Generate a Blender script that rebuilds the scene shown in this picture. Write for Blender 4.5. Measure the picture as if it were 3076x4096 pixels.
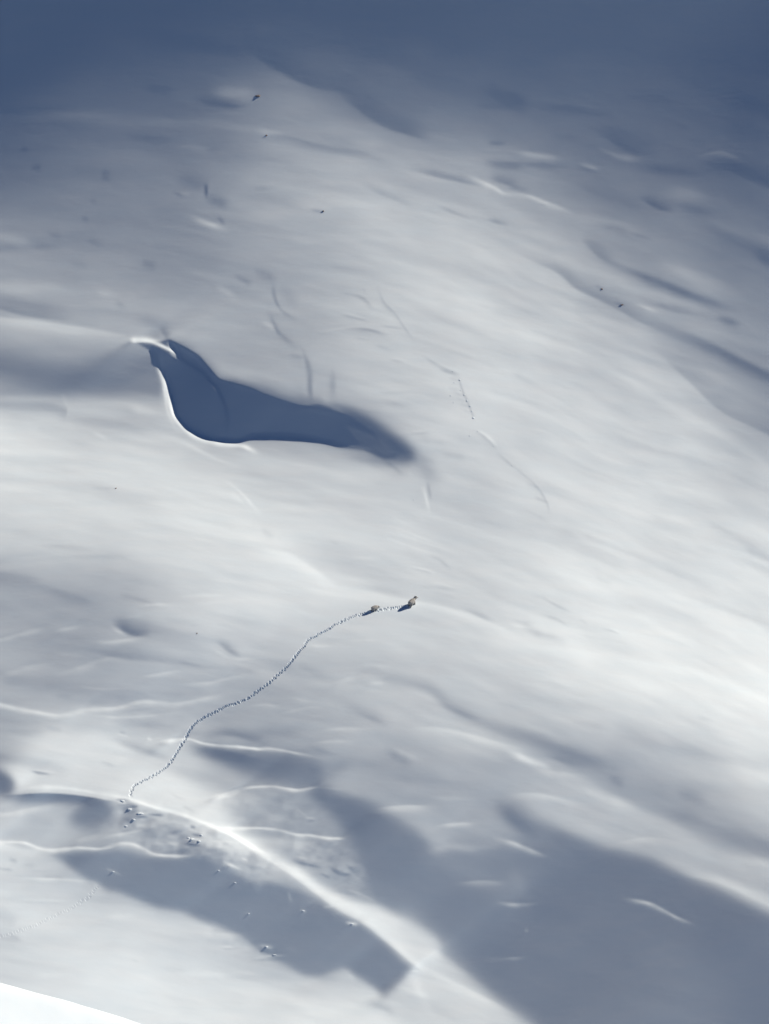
import bpy, bmesh, math, random
import numpy as np
from mathutils import Vector, Matrix, noise

scene = bpy.context.scene
for o in list(bpy.data.objects):
    bpy.data.objects.remove(o, do_unlink=True)

# ------------------------------------------------------------------ camera, sun, sky, exposure
D0 = 2000.0                     # metres from the spotting scope to the middle of the slope
PXM = 23.0                      # photo pixels per metre at that distance
PITCH = math.radians(-5.0)
VIEW = Vector((0, math.cos(PITCH), math.sin(PITCH)))
UP = Vector((0, -math.sin(PITCH), math.cos(PITCH)))
RIGHT = Vector((1, 0, 0))
CAM = Vector((0, 0, 330.0))

cam_data = bpy.data.cameras.new('spotting_scope')
cam = bpy.data.objects.new('camera', cam_data)
scene.collection.objects.link(cam)
cam.location = CAM
cam.rotation_euler = (math.pi/2 + PITCH, 0, 0)
cam_data.sensor_fit = 'VERTICAL'
cam_data.angle = 2*math.atan(4096/2/PXM/D0)
cam_data.clip_start = 1.0
cam_data.clip_end = 30000.0
scene.camera = cam

SUN_CAM = Vector((.72, .60, .30)).normalized()        # towards the sun: right, up, away
SUN = (RIGHT*SUN_CAM.x + UP*SUN_CAM.y + VIEW*SUN_CAM.z).normalized()
SUN_EL = math.asin(SUN.z)
SUN_AZ = math.atan2(SUN.x, SUN.y)
sun_data = bpy.data.lights.new('sun', 'SUN')
sun_data.energy = 5.0
sun_data.angle = math.radians(.53)
sun_data.color = (1.0, .89, .735)
sun_ob = bpy.data.objects.new('sun', sun_data)
scene.collection.objects.link(sun_ob)
sun_ob.rotation_euler = SUN.to_track_quat('Z', 'Y').to_euler()

world = bpy.data.worlds.new('World')
scene.world = world
world.use_nodes = True
wn = world.node_tree.nodes
sky = wn.new('ShaderNodeTexSky')
sky.sky_type = 'NISHITA'
sky.sun_disc = False
sky.sun_elevation = SUN_EL
sky.sun_rotation = SUN_AZ
sky.altitude = 1200
sky.air_density = .38
sky.dust_density = .0
sky.ozone_density = 6.0
wn['Background'].inputs[1].default_value = .055
world.node_tree.links.new(sky.outputs[0], wn['Background'].inputs[0])

vs = scene.view_settings
vs.view_transform = 'Standard'
vs.look = 'None'
vs.gamma = 1.0
vs.use_curve_mapping = False
vs.exposure = .43
scene.cycles.use_denoising = True
scene.cycles.max_bounces = 6
scene.cycles.diffuse_bounces = 4
CELL = 4.5                      # photo pixels per grid cell
MX, MY = 74, 96                 # margin cells round the frame
NX = int(3076/CELL) + 2*MX + 1
NY = int(4096/CELL) + 2*MY + 1
SX = (np.arange(NX) - MX)*CELL  # photo pixel of each grid column / row
SY = (np.arange(NY) - MY)*CELL
GX, GY = np.meshgrid(SX, SY)

def P(i, j, pts):
    return [(1023*i + .62*x, 1024*j + .62*y) for x, y in pts]

def fft_blur(a, sig):
    """gaussian blur of array a by sig cells, edges repeated"""
    p = int(3*sig) + 2
    b = np.pad(a, p, mode='edge')
    ky = np.fft.fftfreq(b.shape[0])[:, None]; kx = np.fft.rfftfreq(b.shape[1])[None]
    b = np.fft.irfft2(np.fft.rfft2(b)*np.exp(-2*(np.pi*sig)**2*(kx*kx + ky*ky)), s=b.shape)
    return b[p:-p, p:-p]

def poly_mask(pts, blur):
    x0 = min(p[0] for p in pts) - 4*blur; x1 = max(p[0] for p in pts) + 4*blur
    y0 = min(p[1] for p in pts) - 4*blur; y1 = max(p[1] for p in pts) + 4*blur
    a, b = np.searchsorted(SX, [x0, x1]); c, d = np.searchsorted(SY, [y0, y1])
    m = np.zeros((d-c, b-a))
    ss = 3                                           # supersample the rows and columns
    for oy in (np.arange(ss)+.5)/ss - .5:
        for ox in (np.arange(ss)+.5)/ss - .5:
            X = GX[c:d, a:b] + ox*CELL; Y = GY[c:d, a:b] + oy*CELL
            ins = np.zeros(X.shape, bool)
            n = len(pts)
            for k in range(n):
                (xa, ya), (xb, yb) = pts[k], pts[(k+1) % n]
                if ya == yb: continue
                cr = ((ya > Y) != (yb > Y)) & (X < (xb-xa)*(Y-ya)/(yb-ya) + xa)
                ins ^= cr
            m += ins
    m /= ss*ss
    if blur > 0: m = fft_blur(m, blur/CELL)
    return (slice(c, d), slice(a, b)), m

def smooth_pts(pts, n=6):
    """Catmull-Rom through the points"""
    if len(pts) < 3: return pts
    q = [pts[0]] + list(pts) + [pts[-1]]
    out = []
    for k in range(1, len(q)-2):
        p0, p1, p2, p3 = map(np.array, q[k-1:k+3])
        for t in np.arange(n)/n:
            out.append(tuple(.5*((2*p1) + (p2-p0)*t + (2*p0-5*p1+4*p2-p3)*t*t + (3*p1-p0-3*p2+p3)*t**3)))
    out.append(tuple(pts[-1]))
    return out

def stroke(V, pts, amp, wu, wd=None, taper=.42):
    """soft line: gaussian profile, width wu above the line and wd below it, fading out at both ends"""
    if wd is None: wd = wu
    (xa, ya), (xb, yb) = pts[0], pts[1]; (xc, yc), (xd, yd) = pts[-2], pts[-1]
    la = math.hypot(xb-xa, yb-ya); lc = math.hypot(xd-xc, yd-yc)
    lt = sum(math.dist(pts[k], pts[k+1]) for k in range(len(pts)-1)); ex = .6*taper*lt*.7 + .4*max(wu, wd)
    pts = [(xa-(xb-xa)/la*ex, ya-(yb-ya)/la*ex)] + list(pts) + [(xd+(xd-xc)/lc*ex, yd+(yd-yc)/lc*ex)]
    pts = smooth_pts(pts)
    wm = max(wu, wd)*2.6
    A = np.array(pts, float)
    x0, y0 = A.min(0) - wm; x1, y1 = A.max(0) + wm
    a, b = np.searchsorted(SX, [x0, x1]); c, d = np.searchsorted(SY, [y0, y1])
    if b <= a or d <= c: return
    X = GX[c:d, a:b]; Y = GY[c:d, a:b]
    L = np.r_[0, np.cumsum(np.hypot(*np.diff(A, axis=0).T))]
    best = np.full(X.shape, 1e9); sg = np.zeros(X.shape); al = np.zeros(X.shape)
    for k in range(len(A)-1):
        ex, ey = A[k+1]-A[k]; l2 = ex*ex + ey*ey
        if l2 == 0: continue
        t = np.clip(((X-A[k, 0])*ex + (Y-A[k, 1])*ey)/l2, 0, 1)
        dx = X - A[k, 0] - t*ex; dy = Y - A[k, 1] - t*ey
        dd = dx*dx + dy*dy
        s = (ex*dy - ey*dx)*(1 if ex >= 0 else -1)     # >0 below the line
        w = dd < best
        best = np.where(w, dd, best); sg = np.where(w, s, sg); al = np.where(w, L[k] + t*np.sqrt(l2), al)
    k = np.clip(1.6 - max(wu, wd)/16, 0, 1)            # only thin drifts are ragged
    ph = A[0, 0]*.37 + A[0, 1]*.11
    W = np.where(sg > 0, wd*(1 + k*(.22*np.sin(al/53 + ph) + .15*np.sin(al/19 + 2*ph))), wu*(1 + k*.2*np.sin(al/41 + 3*ph)))
    f = np.exp(-best/(W*W))
    u = al/L[-1]
    e0 = np.clip(u/taper, 0, 1) if A[0, 0] > 0 else 1.0
    e1 = np.clip((1-u)/taper, 0, 1) if A[-1, 0] < 3076 else 1.0
    e = np.minimum(e0, e1); f = f*e*e*(3-2*e)
    f = f*(1 + k*(.22*np.sin(al/67 + ph) + .16*np.sin(al/23 + 1.7*ph) + .08*np.sin(al/9 + ph)))
    V[c:d, a:b] += 1.22*amp*f

def bicubic_table(T, xs, ys):
    T = np.array(T, float)
    def spl(xs, T, x):
        # Catmull-Rom on uneven knots along axis 0
        i = np.clip(np.searchsorted(xs, x) - 1, 0, len(xs)-2)
        t = np.clip((x - xs[i])/(xs[i+1]-xs[i]), 0, 1)
        Pm = T[np.maximum(i-1, 0)]; P0 = T[i]; P1 = T[i+1]; P2 = T[np.minimum(i+2, len(xs)-1)]
        t = t[:, None]
        return .5*(2*P0 + (P1-Pm)*t + (2*Pm-5*P0+4*P1-P2)*t*t + (3*P0-Pm-3*P1+P2)*t**3)
    R = spl(np.array(ys, float), T, SY)
    return spl(np.array(xs, float), R.T, SX).T

def vnoise(rng, x, y):
    """smooth value noise at arrays x, y"""
    N = 256
    tab = rng.random((N, N))*2 - 1
    xi = np.floor(x).astype(int); yi = np.floor(y).astype(int)
    fx = x - xi; fy = y - yi
    fx = fx*fx*fx*(fx*(fx*6-15)+10); fy = fy*fy*fy*(fy*(fy*6-15)+10)
    g = lambda a, b: tab[b % N, a % N]
    return (g(xi, yi)*(1-fx) + g(xi+1, yi)*fx)*(1-fy) + (g(xi, yi+1)*(1-fx) + g(xi+1, yi+1)*fx)*fy
XS = [-300,0,384,769,1154,1538,1922,2307,2692,3076,3390]
YS = [-400,0,341,683,1024,1365,1707,2048,2389,2731,3072,3413,3755,4096]
TAB = [
 [10,45,50,52,48,40,30,14,4],
 [62,82,92,122,92,82,76,72,66],
 [100,118,128,160,168,152,120,110,98],
 [148,140,140,162,185,192,172,140,125],
 [170,170,165,162,195,205,198,178,150],
 [205,195,190,175,185,206,212,208,165],
 [212,212,215,214,212,206,214,214,208],
 [155,165,200,224,215,210,222,224,222],
 [170,165,172,177,188,200,222,228,228],
 [165,215,190,150,165,170,150,165,212],
 [205,160,155,160,128,140,140,130,150],
 [195,205,195,150,145,130,120,112,95],
 [200,205,210,210,215,205,140,115,105]]

TAB = [[r[0]] + r + [max(r[-1], 150)] for r in TAB]
TAB = [[150]*11] + TAB

def polys():
    """(points, value, edge blur) laid over one another, photo pixels"""
    o = []
    # grey band and dark field at the lower right
    o.append((P(2,3,[(-1000,-60),(-300,-60),(300,20),(450,60),(700,190),(1000,320),(1250,450),(1500,540),(1900,680),(1900,1060),(1661,960),(1500,880),(1300,770),(1100,700),(900,600),(600,520),(300,390),(150,330),(0,230),(-200,330),(-500,560),(-600,400),(-850,260),(-1200,140)]), 170, 17))
    o.append((P(2,3,[(950,270),(1250,380),(1450,470),(1900,630),(1900,560),(1661,490),(1400,400),(1100,300)]), 86, 28))
    o.append((P(2,3,[(-1330,150),(-1260,115),(-1150,170),(-950,215),(-850,265),(-600,420),(-470,560),(-350,470),(-100,480),(0,250),(150,340),(300,400),(600,530),(900,600),(1100,710),(1300,790),(1661,980),(1900,1080),(1900,1500),(1900,2000),(400,2000),(160,1651),(-150,1480),(-400,1200),(-580,1030),(-760,930),(-830,860),(-900,740),(-960,600),(-1050,430),(-1130,320),(-1230,225)]), 84, 24))
    o.append((P(1,3,[(560,560),(900,800),(1250,1050),(1500,1500),(1900,1700),(1300,1500),(900,950)]), 100, 60))
    o.append((P(2,3,[(1200,900),(1661,1050),(1900,1100),(1900,1800),(1500,1700),(1300,1350)]), 55, 70))
    o.append((P(1,3,[(700,110),(800,190),(880,250),(980,320),(1130,400),(1200,470),(1100,560),(1400,560),(1700,520),(1900,480),(1840,330),(1661,200),(1661,60),(900,40)]), 146, 55))
    o.append((P(1,3,[(1560,230),(1661,250),(1850,420),(1900,540),(1800,470),(1680,380)]), 100, 28))
    o.append((P(1,3,[(1240,560),(1560,520),(1780,640),(1760,800),(1640,900),(1500,830),(1330,720)]), 108, 45))
    # upper dark lens beside the mound
    o.append(([(760,2990),(870,2985),(1023,3005),(1180,3022),(1290,3055),(1280,3125),(1180,3140),(1080,3122),(980,3095),(880,3050)], 95, 22))
    # bright mound and its ridge
    o.append((P(0,3,[(100,150),(-30,-20),(150,-120),(330,-240),(600,-190),(780,-160),(900,-90),(1060,0),(1180,70),(1330,170),(1420,210),(1500,330),(1661,470),(1661+160,580),(1661,540),(1550,470),(1400,395),(1200,315),(1000,262),(860,215),(600,165),(400,135),(200,135)]), 224, 30))
    o.append((P(1,3,[(-50,460),(150,560),(300,650),(450,775),(600,840),(800,890),(900,940),(1060,1030),(1180,1110),(1200,1220),(1120,1290),(1060,1300),(1000,1250),(850,1130),(700,1010),(540,920),(400,820),(200,670),(0,545),(-200,460),(-400,330),(-300,330)]), 212, 15))
    o.append((P(1,3,[(900,900),(1080,1030),(1290,1240),(1480,1430),(1640,1600),(1800,1800),(900,1800),(900,1500),(980,1330)]), 196, 38))
    # blue field under the ridge, with its lit lower edge
    o.append((P(0,3,[(330,560),(450,548),(640,548),(750,532),(850,545),(900,570),(1150,585),(1300,570),(1450,650),(1661,760)]) +
              P(1,3,[(100,740),(260,790),(400,860),(520,945),(650,1000),(750,1070),(850,1150),(950,1250),(1030,1295),(970,1312),(960,1350),(880,1420),(820,1470),(780,1420),(700,1365),(640,1330),(600,1290),(550,1290),(420,1340),(310,1330),(200,1270),(60,1200)]) +
              P(0,3,[(1661,1160),(1560,1080),(1400,1010),(1300,980),(1180,925),(1020,900),(880,840),(760,790),(690,785),(640,740),(580,725),(500,670),(400,590)]), 84, 13))
    # dark lobes under the ridge on the left
    o.append((P(0,3,[(-150,0),(0,20),(60,50),(100,110),(60,170),(-150,180)]), 100, 14))
    o.append((P(0,3,[(430,320),(520,260),(640,240),(760,240),(740,300),(660,370),(570,400),(470,360)]), 95, 24))
    o.append((P(0,3,[(740,230),(830,212),(870,250),(900,320),(850,400),(780,360),(800,300)]), 138, 12))
    o.append((P(0,3,[(900,400),(1050,360),(1250,400),(1320,470),(1280,530),(1100,555),(980,545),(900,480),(760,470),(800,430)]), 142, 16))
    # the hollow
    o.append((P(0,1,[(1085,530),(1220,590),(1350,690),(1430,795),(1600,830),(1700,850)]) +
              P(1,1,[(150,915),(340,955),(362,920),(450,935),(580,985),(700,1045),(830,1130),(950,1210),(1020,1290),(960,1330),(830,1302),(550,1226),(350,1170),(200,1160),(0,1155)]) +
              P(0,1,[(1300,900),(1100,650)]), 112, 20))
    o.append((P(0,1,[(880,552),(960,580),(1030,560),(1085,543),(1130,570),(1200,600),(1280,650),(1330,715),(1390,790),(1420,815),(1500,835),(1600,858),(1661,880)]) +
              P(1,1,[(10,890),(150,945),(250,975),(340,975),(400,965),(470,985),(560,1025),(620,1040),(700,1080),(800,1150),(880,1200),(940,1260),(900,1300),(830,1302),(700,1242),(550,1226),(450,1192),(350,1166),(200,1151),(0,1155)]) +
              P(0,1,[(1610,1160),(1570,1188),(1480,1193),(1330,1168),(1230,1108),(1160,1028),(1130,930),(1110,860),(1080,770),(1030,700),(1005,640),(950,590)]), -42, 6))
    o.append((P(1,1,[(560,1020),(700,1070),(820,1150),(960,1240),(1010,1300),(900,1330),(800,1290)]), 96, 24))
    o.append((P(0,1,[(850,550),(950,546),(1040,562),(1110,598),(1168,656),(1100,630),(1010,590),(940,562)]), 128, 4))
    return o

def strokes(V):
    def S(i, j, pts, amp, wu, wd=None, taper=.42):
        stroke(V, P(i, j, pts), amp, wu*.62, None if wd is None else wd*.62, taper)
    # ---- top left
    S(0,0,[(930,270),(1300,300),(1661,350)],-18,60,40)
    S(0,0,[(620,260),(760,262),(900,300)],12,40)
    S(0,0,[(940,560),(1100,590)],-14,25)
    S(0,0,[(1270,650),(1420,675),(1560,690)],-22,40,25)
    S(0,0,[(1410,678),(1560,688)],-14,8)
    S(0,0,[(1380,590),(1640,600)],22,45)
    S(0,0,[(0,760),(800,740)],8,30); S(0,0,[(0,700),(600,690)],-5,30)
    S(0,0,[(600,800),(1300,790),(1661,830)],10,35)
    S(0,0,[(1150,940),(1340,965)],12,12,20); S(0,0,[(1340,960),(1420,965)],-8,20)
    S(0,0,[(850,890),(1100,900)],-8,25)
    S(0,0,[(140,955),(180,970)],-12,22); S(0,0,[(215,1070),(260,1085)],-14,25)
    S(0,0,[(680,1090),(682,1165)],-10,25); S(0,0,[(585,1295),(620,1300)],-8,20); S(0,0,[(530,1410),(570,1412)],-8,18)
    S(0,0,[(1330,1185),(1333,1270)],-26,12); S(0,0,[(1340,1290),(1460,1320)],-20,45,25); S(0,0,[(1150,1160),(1330,1200)],-12,40)
    S(0,0,[(1170,1250),(1225,1250)],12,10); S(0,0,[(1120,1242),(1180,1272)],-14,10)
    S(0,0,[(1230,1390),(1340,1440),(1470,1485)],22,14,24); S(0,0,[(1400,1400),(1445,1445)],-22,14)
    S(0,0,[(0,1530),(200,1565)],16,35); S(0,0,[(0,1600),(400,1580)],-10,22); S(0,0,[(300,1505),(400,1530)],-8,16); S(0,0,[(570,1550),(660,1590)],-12,20)
    # ---- top middle
    S(1,0,[(-60,300),(150,440),(350,540),(560,580)],-26,120,22)
    S(1,0,[(540,590),(700,715),(850,810),(1080,885)],-22,110,24)
    S(1,0,[(70,868),(230,890),(400,940),(550,968),(700,990),(820,1040)],-14,14,32)
    S(1,0,[(0,850),(170,858)],12,18); S(1,0,[(600,915),(820,940)],10,28)
    S(1,0,[(1020,1095),(1200,1140),(1430,1192)],-24,36,12); S(1,0,[(1370,1135),(1530,1205),(1600,1248),(1680,1250)],22,14,18)
    S(1,0,[(360,1355),(440,1368)],-18,10)
    S(1,0,[(700,1195),(860,1270),(1010,1335)],-11,25,12); S(1,0,[(420,1240),(900,1345)],7,40)
    S(1,0,[(1200,1345),(1390,1415)],-12,14,8); S(1,0,[(1500,1420),(1625,1452)],-16,14,8)
    S(1,0,[(0,1215),(130,1215)],-8,14); S(1,0,[(0,1260),(300,1310)],-6,40)
    S(1,0,[(1080,200),(1300,330)],-14,60,25); S(1,0,[(950,290),(1150,340)],9,50)
    S(1,0,[(1430,680),(1661,690)],-10,18); S(1,0,[(1470,590),(1700,710)],-18,70,22)
    S(1,0,[(1500,920),(1610,927)],-14,14); S(1,0,[(1500,1045),(1700,1070)],-22,18,40); S(1,0,[(1520,1150),(1680,1200)],-22,40,14)
    S(1,0,[(250,130),(700,90),(1000,150)],-8,40); S(1,0,[(0,190),(120,190)],10,30)
    S(1,0,[(750,420),(1050,520)],8,50); S(1,0,[(900,830),(1080,890)],-10,60,14)
    # ---- top right
    S(2,0,[(190,170),(300,190)],-8,14); S(2,0,[(450,232),(600,272)],-9,16,8); S(2,0,[(300,330),(580,360)],7,35)
    S(2,0,[(0,590),(100,690)],-12,40); S(2,0,[(150,690),(350,702),(620,735)],-16,25,32)
    S(2,0,[(420,668),(600,715)],7,12); S(2,0,[(150,400),(500,420)],6,40); S(2,0,[(700,620),(1000,640)],-7,30)
    S(2,0,[(560,850),(650,900),(750,965),(870,1005)],-18,80,20); S(2,0,[(570,955),(700,1010),(830,1022)],20,14,22)
    S(2,0,[(60,985),(300,1020)],26,16,30); S(2,0,[(0,1055),(340,1072)],-14,14,24)
    S(2,0,[(440,1058),(560,1092)],16,12); S(2,0,[(420,1072),(550,1108)],-10,14)
    S(2,0,[(1220,1005),(1330,980),(1430,1010),(1510,1060)],15,10,20); S(2,0,[(1240,1055),(1500,1085)],-16,40)
    S(2,0,[(1400,1085),(1520,1130),(1750,1220)],-22,90,24); S(2,0,[(1420,640),(1700,730)],-12,50)
    S(2,0,[(800,1075),(1250,1125)],-14,35); S(2,0,[(1000,1230),(1260,1275)],14,40)
    S(2,0,[(850,1285),(950,1340),(1030,1358)],-24,45,14); S(2,0,[(1050,1310),(1300,1390)],-12,30)
    S(2,0,[(-10,1247),(120,1265),(230,1310),(360,1358)],24,10,20); S(2,0,[(-20,1215),(110,1228)],-14,24,10)
    S(2,0,[(180,1320),(230,1330)],-10,10)
    S(2,0,[(380,1200),(800,1330),(1000,1430)],-10,60); S(2,0,[(400,1395),(700,1450),(950,1560)],9,30); S(2,0,[(560,1440),(750,1500)],-8,20)
    S(2,0,[(780,1510),(900,1540)],-10,12)
    S(2,0,[(1250,1450),(1450,1570),(1700,1660)],-10,50,55); S(2,0,[(1200,1390),(1680,1560)],9,40); S(2,0,[(1400,800),(1661,900)],-6,60)
    S(2,0,[(470,1550),(560,1640),(640,1690)],-18,60,16)
    # ---- right, second row
    S(2,1,[(90,0),(300,100),(420,200),(560,272),(700,340),(800,400),(950,470)],-26,55,13)
    S(2,1,[(540,195),(595,216)],-18,9); S(2,1,[(670,303),(735,320)],-26,9)
    S(2,1,[(600,30),(750,90),(900,150),(1050,210),(1200,270),(1420,340)],-30,26,30)
    S(2,1,[(960,40),(1200,150),(1430,275)],14,45); S(2,1,[(530,90),(780,190)],9,25); S(2,1,[(700,190),(1000,270),(1300,370)],10,22)
    S(2,1,[(990,455),(1200,540),(1350,612),(1500,692),(1700,780)],-28,24,55)
    S(2,1,[(1250,590),(1480,690),(1700,800)],-8,20,45)
    S(2,1,[(800,308),(940,358)],16,10); S(2,1,[(880,300),(1170,378)],-15,16)
    S(2,1,[(1080,420),(1350,500),(1700,610)],9,40); S(2,1,[(1330,395),(1470,445)],-18,22); S(2,1,[(1580,-30),(1720,80)],-15,45)
    S(2,1,[(950,620),(1180,830),(1280,930),(1400,1020),(1700,1160)],-17,100,13)
    S(2,1,[(400,600),(700,760),(1000,950),(1400,1180),(1700,1400)],8,35); S(2,1,[(200,690),(600,790)],-7,40); S(2,1,[(540,1120),(900,1240),(1300,1350)],-9,26)
    S(2,1,[(0,755),(160,825)],-7,22); S(2,1,[(1280,880),(1450,900),(1661,1000)],-8,40)
    S(2,1,[(900,460),(1661,900)],-6,60); S(2,1,[(0,480),(500,640)],5,30); S(2,1,[(1400,1400),(1661,1520)],-7,25)
    # ---- centre, second row
    S(1,1,[(110,190),(125,280),(165,350),(240,400)],-22,13); S(1,1,[(95,380),(140,485),(200,540),(245,580)],-22,17)
    S(1,1,[(305,615),(345,740),(350,850),(362,930)],-26,17); S(1,1,[(495,740),(500,900)],-14,22); S(1,1,[(220,640),(310,655)],-10,16)
    S(1,1,[(270,850),(330,960)],-8,30); S(1,1,[(430,900),(480,960)],8,25)
    S(1,1,[(0,100),(130,150)],-16,25); S(1,1,[(40,420),(130,470)],12,14); S(1,1,[(160,210),(260,300)],-9,40)
    S(1,1,[(560,238),(680,266),(745,325)],-20,8,14); S(1,1,[(540,355),(725,412)],9,8); S(1,1,[(560,378),(725,422)],-18,9)
    S(1,1,[(610,466),(730,475),(835,505)],-20,7,12); S(1,1,[(420,488),(640,455)],9,9); S(1,1,[(810,448),(940,470)],-18,6,10)
    S(1,1,[(640,530),(735,545)],-7,8); S(1,1,[(770,570),(860,610)],-8,14); S(1,1,[(800,225),(830,300),(900,370),(960,460),(1030,548)],-13,4,14)
    S(1,1,[(870,670),(950,690)],-8,10); S(1,1,[(1080,640),(1190,710),(1290,752)],-13,4,12); S(1,1,[(690,215),(710,232)],-8,6)
    S(1,1,[(1190,735),(1295,768)],-24,14,10); S(1,1,[(1250,790),(1320,805)],-9,10)
    S(1,1,[(1310,780),(1330,860),(1360,930),(1390,1000),(1408,1050)],-15,7,5,.2); S(1,1,[(1240,850),(1320,868)],-10,8); S(1,1,[(1270,880),(1345,905)],-10,8); S(1,1,[(1290,915),(1360,945)],-10,8); S(1,1,[(1320,955),(1385,975)],-10,8); S(1,1,[(1330,990),(1395,1012)],-10,8)
    S(1,1,[(1560,1270),(1610,1310),(1660,1360)],-12,4,10); S(2,1,[(0,1345),(60,1395),(130,1450),(190,1520),(230,1590),(245,1650)],-12,4,9,.2); S(2,1,[(100,1465),(180,1500)],-12,8); S(2,1,[(150,1555),(230,1590)],-12,8)
    S(1,1,[(1425,1135),(1480,1170),(1545,1235)],-15,4,12); S(1,1,[(1440,1125),(1500,1165),(1550,1215)],14,8)
    S(1,1,[(1000,1148),(1120,1142)],-10,8); S(1,1,[(1010,1132),(1100,1130)],8,6); S(1,1,[(1060,1185),(1230,1215)],-10,14)
    S(1,1,[(830,1310),(900,1370),(950,1405)],-16,14,20); S(1,1,[(740,1210),(800,1260)],22,7); S(1,1,[(980,1400),(1010,1410)],8,8)
    S(1,1,[(1080,1490),(1100,1560),(1120,1640)],14,11); S(1,1,[(1110,1460),(1130,1570)],-12,10)
    S(1,1,[(380,20),(560,75),(800,115)],-10,22,32); S(1,1,[(880,350),(1200,410),(1661,620)],-6,40); S(1,1,[(1100,560),(1500,700),(1661,760)],-6,26)
    S(1,1,[(640,1010),(800,1120),(920,1220),(1050,1330)],-30,75,40); S(1,1,[(900,1250),(1080,1330),(1150,1480)],-18,60)
    S(1,1,[(0,850),(200,920),(340,950)],-22,60,20); S(1,1,[(520,960),(640,1040),(780,1130)],-26,50,20)
    S(1,1,[(800,885),(1050,880)],-6,10); S(1,1,[(850,945),(1000,970)],-7,12); S(1,1,[(1200,1280),(1350,1300)],-10,25)
    S(1,1,[(0,1185),(200,1180),(450,1225),(800,1320)],-16,30,50); S(1,1,[(600,1290),(850,1350)],-14,30)
    # ---- left, second row
    S(0,1,[(0,270),(200,320),(420,340)],-16,40); S(0,1,[(0,335),(180,380),(420,405)],-20,40,12); S(0,1,[(0,200),(450,215)],14,40)
    S(0,1,[(0,405),(300,435),(700,500),(960,560)],18,14,60); S(0,1,[(0,720),(300,760),(600,760),(1000,720)],-52,150,130,.05)
    S(0,1,[(0,880),(300,860),(600,860),(1010,880)],-24,80,60,.05); S(0,1,[(0,960),(280,970),(420,1000)],-20,30,40,.05)
    S(0,1,[(400,880),(440,990)],8,12); S(0,1,[(850,990),(1000,1010)],14,22); S(0,1,[(420,1050),(750,1090),(1050,1130)],-14,35)
    S(0,1,[(600,1135),(700,1185)],8,12); S(0,1,[(900,400),(1050,440),(1080,470)],-12,40); S(0,1,[(750,300),(800,320)],-10,20); S(0,1,[(920,40),(1000,70)],-12,28)
    S(0,1,[(1520,130),(1620,175)],-16,18); S(0,1,[(1400,200),(1520,260)],12,18); S(0,1,[(450,40),(560,60)],-8,20); S(0,1,[(630,240),(760,260)],8,18)
    S(0,1,[(1040,470),(1085,535)],-20,30,14); S(0,1,[(1440,800),(1661,870)],-25,40,12)
    S(0,3,[(100,178),(300,168),(500,182),(700,214)],-105,6,58,.3)
    S(1,3,[(-200,400),(0,540),(200,665),(400,815),(540,915),(700,1005),(850,1125),(1000,1245),(1060,1290)],18,36,8,.1)
    S(1,3,[(-50,500),(150,600),(350,740),(600,880),(800,1000)],6,50,20,.2)
    S(0,3,[(850,208),(1000,257),(1200,312),(1400,390),(1550,464),(1700,548)],14,40,10,.15)
    # rim of the hollow and the snow tongue over it
    S(0,1,[(960,610),(1012,650),(1030,740),(1070,830),(1098,930),(1125,1030),(1180,1105),(1270,1165),(1400,1205),(1560,1225),(1640,1260)],46,17,16,.1)
    S(0,1,[(1010,680),(1045,800),(1062,900),(1085,1010),(1120,1090)],18,12,9)
    S(0,1,[(850,552),(960,553),(1050,585),(1120,620),(1165,655)],78,22,7,.12)
    S(0,1,[(1030,556),(1110,600)],20,20); S(0,1,[(1130,880),(1200,950),(1300,1060)],7,6); S(0,1,[(1380,810),(1450,950),(1470,1060),(1450,1140)],9,10,40)
    S(0,1,[(1050,840),(1090,960),(1130,1050)],16,10)
    S(0,1,[(1170,1195),(1280,1250),(1400,1310),(1510,1345)],10,8,14); S(0,1,[(1470,1455),(1560,1530),(1670,1650)],14,8,14)
    S(0,1,[(1480,1520),(1580,1600)],6,16); S(0,1,[(0,1430),(350,1470),(740,1500)],-11,40); S(0,1,[(600,1495),(740,1500)],-10,8,14)
    S(0,1,[(700,1540),(900,1560),(1300,1580)],-6,30); S(0,1,[(0,1260),(500,1280)],5,30)
    # ---- left, third row
    S(0,2,[(0,405),(250,435)],-14,24,60); S(0,2,[(250,480),(450,540),(640,600)],-14,20,40); S(0,2,[(220,215),(450,225),(560,245)],-9,16); S(0,2,[(350,290),(850,285)],-5,14)
    S(0,2,[(750,725),(850,785),(940,790)],-44,42,14); S(0,2,[(780,700),(900,740),(1000,770)],-14,50); S(0,2,[(580,835),(720,838),(910,812)],20,12,16)
    S(0,2,[(720,745),(810,795)],14,10); S(0,2,[(950,770),(1300,810)],-12,60); S(0,2,[(780,535),(990,590)],-15,18)
    S(0,2,[(920,605),(1010,596),(1120,600)],16,9,14); S(0,2,[(800,690),(920,660)],10,14); S(0,2,[(1180,550),(1320,535),(1460,540)],9,9); S(0,2,[(1200,600),(1661,560)],5,14)
    S(0,2,[(1410,840),(1480,895),(1545,930)],-24,28,12); S(0,2,[(1370,880),(1480,945)],12,10); S(0,2,[(1490,950),(1640,945)],12,10,14); S(0,2,[(1480,1000),(1661,1030)],-10,24)
    S(0,2,[(560,885),(760,930),(1000,955),(1250,990)],-20,35,18); S(0,2,[(1120,955),(1270,992),(1400,1010)],-10,10,14); S(0,2,[(360,910),(560,935)],7,14)
    S(0,2,[(400,1045),(510,1010),(640,958),(720,943),(830,965)],17,12,24); S(0,2,[(0,1070),(150,1010),(320,978)],16,14,28); S(0,2,[(0,822),(120,795),(270,748)],16,10,18); S(0,2,[(360,772),(515,732)],15,9,14)
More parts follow.
